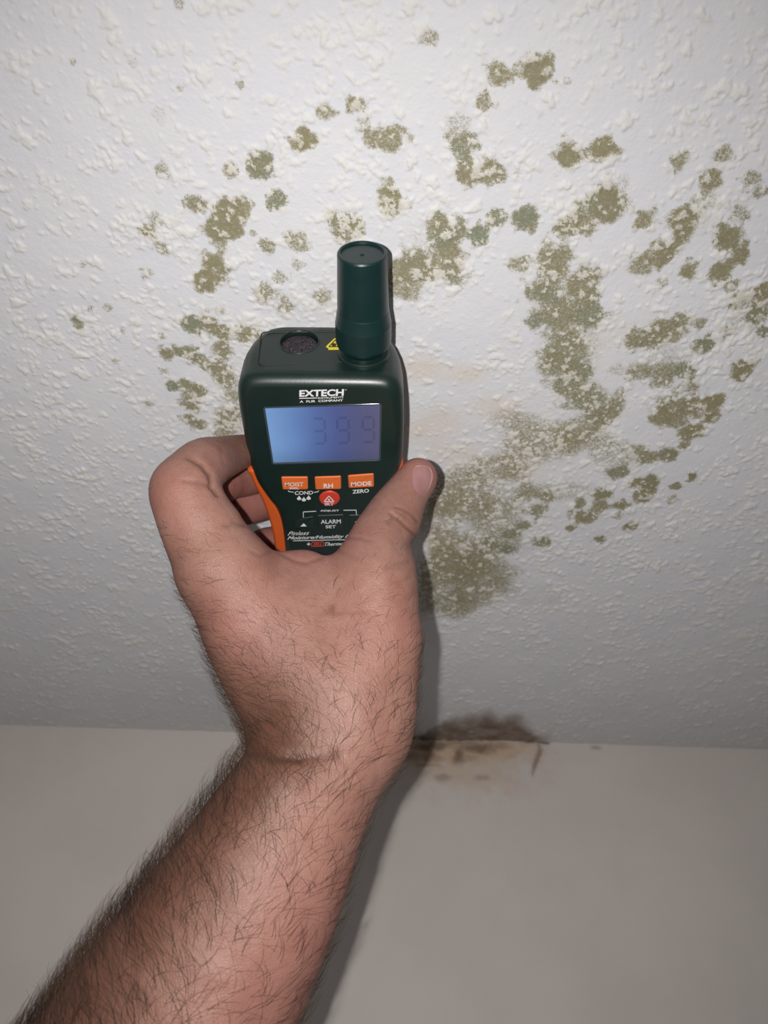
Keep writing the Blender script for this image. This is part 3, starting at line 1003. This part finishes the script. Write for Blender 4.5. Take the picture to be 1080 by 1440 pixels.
def surface_nets(D, lo, h):
    s = D < 0
    nx, ny, nz = s.shape
    cnt = np.zeros((nx - 1, ny - 1, nz - 1), np.uint8)
    for i in (0, 1):
        for j in (0, 1):
            for k in (0, 1):
                cnt += s[i:nx - 1 + i, j:ny - 1 + j, k:nz - 1 + k]
    act = np.argwhere((cnt > 0) & (cnt < 8))
    vid = np.full(cnt.shape, -1, np.int32); vid[tuple(act.T)] = np.arange(len(act))
    acc = np.zeros((len(act), 3)); w = np.zeros(len(act))
    cor = [(i, j, k) for i in (0, 1) for j in (0, 1) for k in (0, 1)]
    val = {c: D[act[:, 0] + c[0], act[:, 1] + c[1], act[:, 2] + c[2]].astype(float) for c in cor}
    for a in cor:
        for ax in range(3):
            if a[ax] == 0:
                b = list(a); b[ax] = 1; b = tuple(b)
                va, vb = val[a], val[b]
                m = (va < 0) != (vb < 0)
                t = np.where(m, va / np.where(m, va - vb, 1), 0)
                p = np.array(a, float)[None] + t[:, None] * np.eye(3)[ax][None]
                acc[m] += p[m]; w[m] += 1
    V = lo + h * (act + acc / w[:, None])
    quads = []
    for ax in range(3):
        a1, a2 = (ax + 1) % 3, (ax + 2) % 3
        sl0 = [slice(None)] * 3; sl1 = [slice(None)] * 3
        sl0[ax] = slice(0, -1); sl1[ax] = slice(1, None)
        s0, s1 = s[tuple(sl0)], s[tuple(sl1)]
        e = np.argwhere(s0 != s1)
        e = e[(e[:, a1] > 0) & (e[:, a2] > 0) & (e[:, a1] < s.shape[a1] - 1) & (e[:, a2] < s.shape[a2] - 1)]
        flip = s0[tuple(e.T)]
        def at(o1, o2):
            c = e.copy(); c[:, a1] -= o1; c[:, a2] -= o2
            return vid[tuple(c.T)]
        q = np.stack([at(1, 1), at(0, 1), at(0, 0), at(1, 0)], 1)
        q[~flip] = q[~flip][:, ::-1]
        quads.append(q)
    return V, np.concatenate(quads)


def polyd(px, py, pts):
    d = np.full(px.shape, 1e9)
    for (ax, ay), (bx, by) in zip(pts[:-1], pts[1:]):
        vx, vy = bx - ax, by - ay
        t = np.clip(((px - ax) * vx + (py - ay) * vy) / (vx * vx + vy * vy), 0, 1)
        d = np.minimum(d, np.hypot(px - ax - t * vx, py - ay - t * vy))
    return d


# folds seen on the skin: (pixel polyline, half width px, depth mm, darkness of the fold shade painted in the colour)
CREASES = [
    ([(358,1054),(385,1064),(420,1066)], 9, 1.5, .65),
    ([(410,1066),(445,1065),(478,1060)], 6, .7, .5),
    ([(350,1022),(372,1006),(392,996)], 12, .9, .06),
    ([(266,643),(284,654),(296,668),(298,684),(306,695)], 4.2, 1.3, .45),
    ([(297,684),(280,678),(258,676)], 3.5, .5, .2),
    ([(318,655),(313,644),(312,632)], 3, .25, .1),
    ([(360,660),(340,668),(322,674)], 3, .5, .2),
    ([(555,713),(567,717),(580,725),(587,735)], 2.4, .45, .45),
    ([(548,722),(560,731),(572,742),(584,753)], 2.6, .6, .55),
    ([(552,728),(545,737)], 4, .3, .35), ([(556,719),(565,724),(575,731)], 1.8, .2, .25),
    ([(488,756),(505,757),(520,761)], 2.5, .35, .25),
    ([(470,772),(485,777),(500,784)], 3, .3, .15),
    ([(395,778),(415,788),(432,792),(452,784)], 3, .5, .3),
    ([(352,775),(366,782),(380,776)], 3, .35, .2),
    ([(317,740),(330,735),(345,738)], 3.5, .5, .2),
    ([(575,790),(562,792),(545,797)], 5, .7, .2),
    ([(578,812),(560,820)], 3, .3, .12), ([(584,835),(566,846)], 3, .25, .1),
    ([(560,1085),(540,1110)], 4, .3, .1),
]
BULGES = [((545,745), 16, 1.0), ((232,690), 22, .3), ((262,818), 26, 1.2), ((300,905), 40, 1.0), ((585,900), 26, 1.2), ((575,935), 20, .5),
          ((400,1095), 30, 1.2), ((395,1030), 22, -.6), ((470,880), 40, -1.2), ((560,970), 22, -1.0), ((352,990), 26, -.8), ((500,1060), 40, .4),
          ((585,765), 9, -1.6), ((340,715), 14, .8), ((500,838), 40, .9)]

person_label = 'bare hairy left forearm and hand of a person, gripping the green moisture meter'


def build_person():
    F = Field((-222, -388, 236), (36, 50, 496), HS)
    D = F.new()
    chain(F, D, forearm, 3)
    b_ = F.new()
    for ch, k in [(meta_index, 14), (web_fill, 14), (meta_thumb, 14)] + [(c_, 10) for c_ in palm]:
        b_[...] = 60; chain(F, b_, ch, 1, 14)
        D[...] = smin(D, b_, k)
    del b_
    G = F.new()
    a = F.new(); chain(F, a, fingers[0], 1); g_ = F.new(); chain(F, g_, fingers[1], 1); a[...] = smin(a, g_, 5); del g_
    np.minimum(G, a, out=G)
    for ch in fingers[2:]:
        a[...] = 60; chain(F, a, ch, 1.5)
        G[...] = smin(G, a, .8)
    D[...] = smin(D, G, 6)
    a[...] = 60; chain(F, a, thumb, 2)
    D[...] = smin(D, a, 12)
    V, Q = surface_nets(D, F.lo, HS)
    # gradient of the field at the vertices = outward normal
    gi = np.clip(np.round((V - F.lo) / HS).astype(int), 1, F.n - 2)
    N = np.stack([D[gi[:, 0] + 1, gi[:, 1], gi[:, 2]] - D[gi[:, 0] - 1, gi[:, 1], gi[:, 2]],
                  D[gi[:, 0], gi[:, 1] + 1, gi[:, 2]] - D[gi[:, 0], gi[:, 1] - 1, gi[:, 2]],
                  D[gi[:, 0], gi[:, 1], gi[:, 2] + 1] - D[gi[:, 0], gi[:, 1], gi[:, 2] - 1]], 1).astype(float)
    N /= np.linalg.norm(N, axis=1)[:, None] + 1e-9
    # relax the grid steps
    E = np.concatenate([Q[:, [0, 1]], Q[:, [1, 2]], Q[:, [2, 3]], Q[:, [3, 0]]])
    deg = np.bincount(E.ravel(), minlength=len(V)).astype(float)
    for lam in (.5, -.52, .5, -.52, .5, .4):
        s_ = np.stack([np.bincount(E[:, 0], V[E[:, 1], i], len(V)) + np.bincount(E[:, 1], V[E[:, 0], i], len(V)) for i in range(3)], 1)
        V = V + lam * (s_ / deg[:, None] - V)
    px = 540 + FPX * V[:, 0] / V[:, 2]; py = 720 - FPX * V[:, 1] / V[:, 2]
    view = V / np.linalg.norm(V, axis=1)[:, None]
    facing = -(N * view).sum(1)
    front = smooth(facing, -.15, .25)
    crease_shade = np.zeros(len(V))
    disp = np.zeros(len(V))
    for pts, w, dep, dk in CREASES:
        d = polyd(px, py, pts)
        g = np.exp(-(d / w) ** 2) * front
        disp -= dep * g - .05 * dep * np.exp(-((d - 2.4 * w) / (1.3 * w)) ** 2) * front
        crease_shade = np.maximum(crease_shade, dk * np.exp(-(d / (w * .7)) ** 2) * front)
    for (cx, cy), w, dep in BULGES:
        disp += dep * np.exp(-((px - cx) ** 2 + (py - cy) ** 2) / w ** 2) * smooth(facing, -.5, .1)
    disp += .35 * fbm(px / 34, py / 34, 61, 2) * front
    V = V + N * disp[:, None]
    # skin colour fields; the suntan one also holds painted shade on the left
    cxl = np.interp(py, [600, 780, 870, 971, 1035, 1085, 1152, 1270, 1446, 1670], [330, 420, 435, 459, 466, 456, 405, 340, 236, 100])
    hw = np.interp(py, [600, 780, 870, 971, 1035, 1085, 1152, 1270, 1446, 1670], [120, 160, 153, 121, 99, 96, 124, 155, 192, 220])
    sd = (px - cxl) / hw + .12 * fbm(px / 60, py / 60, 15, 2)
    tan_shade_ = (1 - smooth(sd, -.75, .35)) * smooth(py, 830, 1040)
    tan_shade_ = np.maximum(tan_shade_, .5 * (1 - smooth(sd, -1.05, -.45)) * smooth(py, 720, 900))
    pink = np.maximum.reduce([
        .9 * smooth(V[:, 2], 385, 415) * (1 - smooth(py, 790, 830)),
        .75 * np.exp(-((px - 592) ** 2 + (py - 655) ** 2) / 26 ** 2),
        .4 * np.exp(-((px - 545) ** 2 + (py - 880) ** 2) / 60 ** 2),
        .5 * np.exp(-((px - 330) ** 2 + (py - 885) ** 2) / 60 ** 2),
        .45 * np.exp(-((px - 235) ** 2 + (py - 700) ** 2) / 45 ** 2),
        .45 * smooth(py, 1100, 1300) * smooth(sd, .1, .8), .35 * np.exp(-polyd(px, py, [(380, 778), (450, 792), (520, 745)]) ** 2 / 14 ** 2)])
    spots = np.zeros(len(V))
    for cx, cy, r, st in ((466,856,6,.7),(372,872,4,.3),(415,902,4,.3),(440,925,3,.3),(292,1303,5,.35),(238,1352,5,.4),(344,1290,4,.3),(410,1215,4,.2),
                          (560,800,3,.2),(474,905,3,.3),(443,870,3,.2),(512,920,3,.2)):
        spots = np.maximum(spots, st * np.exp(-((px - cx) ** 2 + (py - cy) ** 2) / r ** 2))
    spots *= front
    Wd = CAM + (V[:, :1] * CR + V[:, 1:2] * CU + V[:, 2:] * CF) / 1000
    me = np_mesh('person', Wd, Q)
    for n_, a_ in (('tan', tan_shade_), ('pink', pink), ('crease', crease_shade), ('spot', spots)):
        add_attr(me, n_, a_)
    t = NT('skin')
    n1 = t.noise(70, 3, .6); n2 = t.noise(420, 3, .6); n3 = t.noise(28, 2, .5)
    c = t.mix(t.ramp(n1, .3, .72), (.285, .152, .117), (.245, .118, .090))
    c = t.mix(t.ramp(n2, .35, .75, 0, .30), c, (.190, .080, .058))
    c = t.mix(t.math('MULTIPLY', t.attr('pink'), .8), c, (.285, .108, .090))
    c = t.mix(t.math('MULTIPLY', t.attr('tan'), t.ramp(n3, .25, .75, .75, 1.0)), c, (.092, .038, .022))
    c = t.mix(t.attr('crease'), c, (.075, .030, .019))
    c = t.mix(t.attr('spot'), c, (.12, .045, .022))
    vor = t.node('ShaderNodeTexVoronoi', feature='DISTANCE_TO_EDGE'); vor.inputs['Scale'].default_value = 850
    nv = t.node('ShaderNodeTexNoise'); nv.inputs['Scale'].default_value = 300; t.lk(t.obj(), nv.inputs['Vector'])
    t.lk(t.obj(), vor.inputs['Vector'])
    h1 = t.math('ADD', t.ramp(vor.outputs['Distance'], 0, .25), t.math('MULTIPLY', n2, 1.2))
    nb = t.bump(h1, .24, .0005)
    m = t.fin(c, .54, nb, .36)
    t.b.inputs['Subsurface Weight'].default_value = .12
    t.b.inputs['Subsurface Radius'].default_value = (1.0, .35, .2)
    t.b.inputs['Subsurface Scale'].default_value = .0025
    ob = link('person', me, None, m)
    ob['label'] = person_label
    ob['category'] = 'person'
    return ob, V, Q, N, px, py, facing, sd


person, HV, HQ, HN, HPX, HPY, HFACE, HSD = build_person()


# thumbnail, laid on the thumb
def nail():
    tris = [tuple(map(int, q)) for q in HQ]
    bv = BVHTree.FromPolygons([tuple(v) for v in HV], tris)
    left = catmull([(583.5,655.8),(579.8,663),(578.2,672),(579,681),(582.6,689),(589.5,696)], 5, False)
    right = catmull([(603.5,656.6),(607.5,664),(608.2,672),(606,681),(602,689),(596.5,696)], 5, False)
    nl = len(left); m = 13
    fr = np.zeros((nl, m, 3)); ok = np.zeros((nl, m), bool)
    for i in range(nl):
        for j in range(m):
            s = j / (m - 1)
            p = left[i] * (1 - s) + right[i] * s
            if i == 0:
                p = p + np.array([0, -1.8 * math.sin(math.pi * s)])
            if i == nl - 1:
                p = p + np.array([0, 1.6 * math.sin(math.pi * s)])
            d = Vector(((p[0] - 540) / FPX, (720 - p[1]) / FPX, 1)).normalized()
            hit = bv.ray_cast(Vector((0, 0, 0)), d)
            if hit[0] is not None:
                edge = min(1.0, 3 * min(s, 1 - s) + .1) * min(1.0, .25 + (nl - 1 - i) / 6)
                nn = hit[1] if hit[1].dot(d) < 0 else -hit[1]
                fr[i, j] = np.array(hit[0] + nn * (.05 + .26 * edge)); ok[i, j] = True
    if not ok.all():
        for i in range(nl):
            good = np.where(ok[i])[0]
            for j in range(m):
                if not ok[i, j] and len(good):
                    fr[i, j] = fr[i, good[np.argmin(abs(good - j))]] + np.array([0, 0, .4])
    V = fr.reshape(-1, 3)
    B = V + (V / np.linalg.norm(V, axis=1)[:, None]) * .7
    allv = np.vstack([V, B])
    idx = np.arange(nl * m).reshape(nl, m); k = nl * m
    q = [(idx[i, j], idx[i + 1, j], idx[i + 1, j + 1], idx[i, j + 1]) for i in range(nl - 1) for j in range(m - 1)]
    rim = list(idx[0, :]) + list(idx[1:, -1]) + list(idx[-1, -2::-1]) + list(idx[-2:0:-1, 0])
    q += [(b, a, a + k, b + k) for a, b in zip(rim, rim[1:] + rim[:1])][::-1]
    Wd = CAM + (allv[:, :1] * CR + allv[:, 1:2] * CU + allv[:, 2:] * CF) / 1000
    me = np_mesh('thumbnail', Wd, q)
    t = NT('nail')
    c = t.mix(t.ramp(t.noise(90, 2, .5), .35, .7), (.300, .158, .150), (.26, .128, .128))
    link('thumbnail', me, person, t.fin(c, .42, t.bump(t.noise(400, 2), .12, .0003), .5))


nail()


# hair: thin tapering strands rooted on the skin
def build_hair():
    tri = np.concatenate([HQ[:, [0, 1, 2]], HQ[:, [0, 2, 3]]])
    A, B, C = HV[tri[:, 0]], HV[tri[:, 1]], HV[tri[:, 2]]
    area = .5 * np.linalg.norm(np.cross(B - A, C - A), axis=1)
    cx = HPX[tri].mean(1); cy = HPY[tri].mean(1); fc = HFACE[tri].mean(1); sd = HSD[tri].mean(1)
    fore = smooth(cy, 985, 1090)
    dens = fore * (.30 + .75 * (1 - smooth(sd, -.9, .5)))
    dens += (1 - fore) * smooth(cy, 800, 960) * .62 * (.8 + .6 * (1 - smooth(sd, -.9, 0)))
    dens += .40 * np.exp(-((cx - 285) / 50) ** 2) * np.exp(-((cy - 830) / 75) ** 2)
    dens += .20 * np.exp(-((cx - 262) / 36) ** 2 - ((cy - 745) / 30) ** 2)
    dens += .16 * np.exp(-((cx - 520) / 45) ** 2 - ((cy - 850) / 60) ** 2)
    dens += .10 * np.exp(-((cx - 540) / 22) ** 2 - ((cy - 745) / 16) ** 2)
    dens *= smooth(cy, 705, 730) * (cy < 1640) * (fc > -.45)
    dens *= 1 + 1.0 * (1 - smooth(fc, .05, .45)) * (sd < 0)
    dens *= np.where(HV[tri[:, 0], 2] > 392, 0, 1)
    pw = area * dens
    N_H = 9200
    pick = rng.choice(len(tri), N_H, p=pw / pw.sum())
    r1, r2 = rng.random(N_H), rng.random(N_H); m = r1 + r2 > 1; r1[m] = 1 - r1[m]; r2[m] = 1 - r2[m]
    T = tri[pick]
    root = HV[T[:, 0]] * (1 - r1 - r2)[:, None] + HV[T[:, 1]] * r1[:, None] + HV[T[:, 2]] * r2[:, None]
    nrm = HN[T].mean(1); nrm /= np.linalg.norm(nrm, axis=1)[:, None]
    px_, py_, sd_ = cx[pick], cy[pick], sd[pick]
    # lie of the hair: from the elbow towards the hand, sweeping outwards to the left and right edges
    along = np.stack([np.interp(py_, [700, 1000, 1100, 1450], [-.25, .0, .40, .46]), np.interp(py_, [700, 1000, 1100, 1450], [.95, 1, .9, .88]), 0 * py_], 1)
    side = np.stack([along[:, 1], -along[:, 0], 0 * py_], 1)
    swirl = .9 * fbm(px_ / 75, py_ / 75, 71, 2)
    lean = np.clip(-.25 + 1.05 * sd_, -.9, 1.0) + swirl + rng.normal(0, .38, N_H)
    flip = np.where(py_ > 1080, 1.0, .75)
    dirv = along * flip[:, None] + side * lean[:, None] + .25 * rng.normal(0, 1, (N_H, 3))
    dirv -= nrm * (dirv * nrm).sum(1)[:, None]
    dirv /= np.linalg.norm(dirv, axis=1)[:, None] + 1e-9
    bend = np.cross(nrm, dirv) * (np.sign(lean + rng.normal(0, .5, N_H)) * rng.uniform(.2, 1.5, N_H))[:, None]
    ln = rng.uniform(6.0, 14.5, N_H) * np.interp(py_, [720, 860, 960, 1080, 1300], [.4, .5, .7, 1, 1.1])
    lift = rng.uniform(.22, .75, N_H) + .75 * (1 - smooth(sd_, -.95, -.45)) * rng.random(N_H)
    K = 7
    s = np.linspace(0, 1, K)
    pts = np.empty((N_H, K, 3))
    for k, t in enumerate(s):
        up = lift * (t - .62 * t * t)
        pts[:, k] = root + ln[:, None] * (dirv * (t * .9) + nrm * up[:, None] + bend * (.45 * t * t)) - nrm * .2 * (k == 0)
    tang = np.gradient(pts, axis=1); tang /= np.linalg.norm(tang, axis=2)[:, :, None] + 1e-9
    e1 = np.cross(tang, np.repeat(nrm[:, None], K, 1)); e1 /= np.linalg.norm(e1, axis=2)[:, :, None] + 1e-9
    e2 = np.cross(tang, e1)
    rad = (rng.uniform(.040, .080, N_H))[:, None] * (1 - .78 * s[None] ** 1.5)
    ring = []
    for a in (0, 2.094, 4.189):
        ring.append(pts + (e1 * math.cos(a) + e2 * math.sin(a)) * rad[:, :, None])
    V = np.stack(ring, 2)                       # hair, ring, 3, xyz
    base = np.arange(N_H * K * 3).reshape(N_H, K, 3)
    q = []
    for j in range(3):
        j2 = (j + 1) % 3
        q.append(np.stack([base[:, :-1, j], base[:, :-1, j2], base[:, 1:, j2], base[:, 1:, j]], -1).reshape(-1, 4))
    V = V.reshape(-1, 3)
    Wd = CAM + (V[:, :1] * CR + V[:, 1:2] * CU + V[:, 2:] * CF) / 1000
    me = np_mesh('arm_hair', Wd, np.concatenate(q))
    t = NT('hair_brown')
    c = t.mix(t.ramp(t.noise(45, 2, .5), .3, .7), (.030, .016, .010), (.075, .038, .022))
    ob = link('arm_hair', me, person, t.fin(c, .45, None, .35))
    ob['kind'] = 'stuff'


build_hair()
bpy.context.view_layer.update()
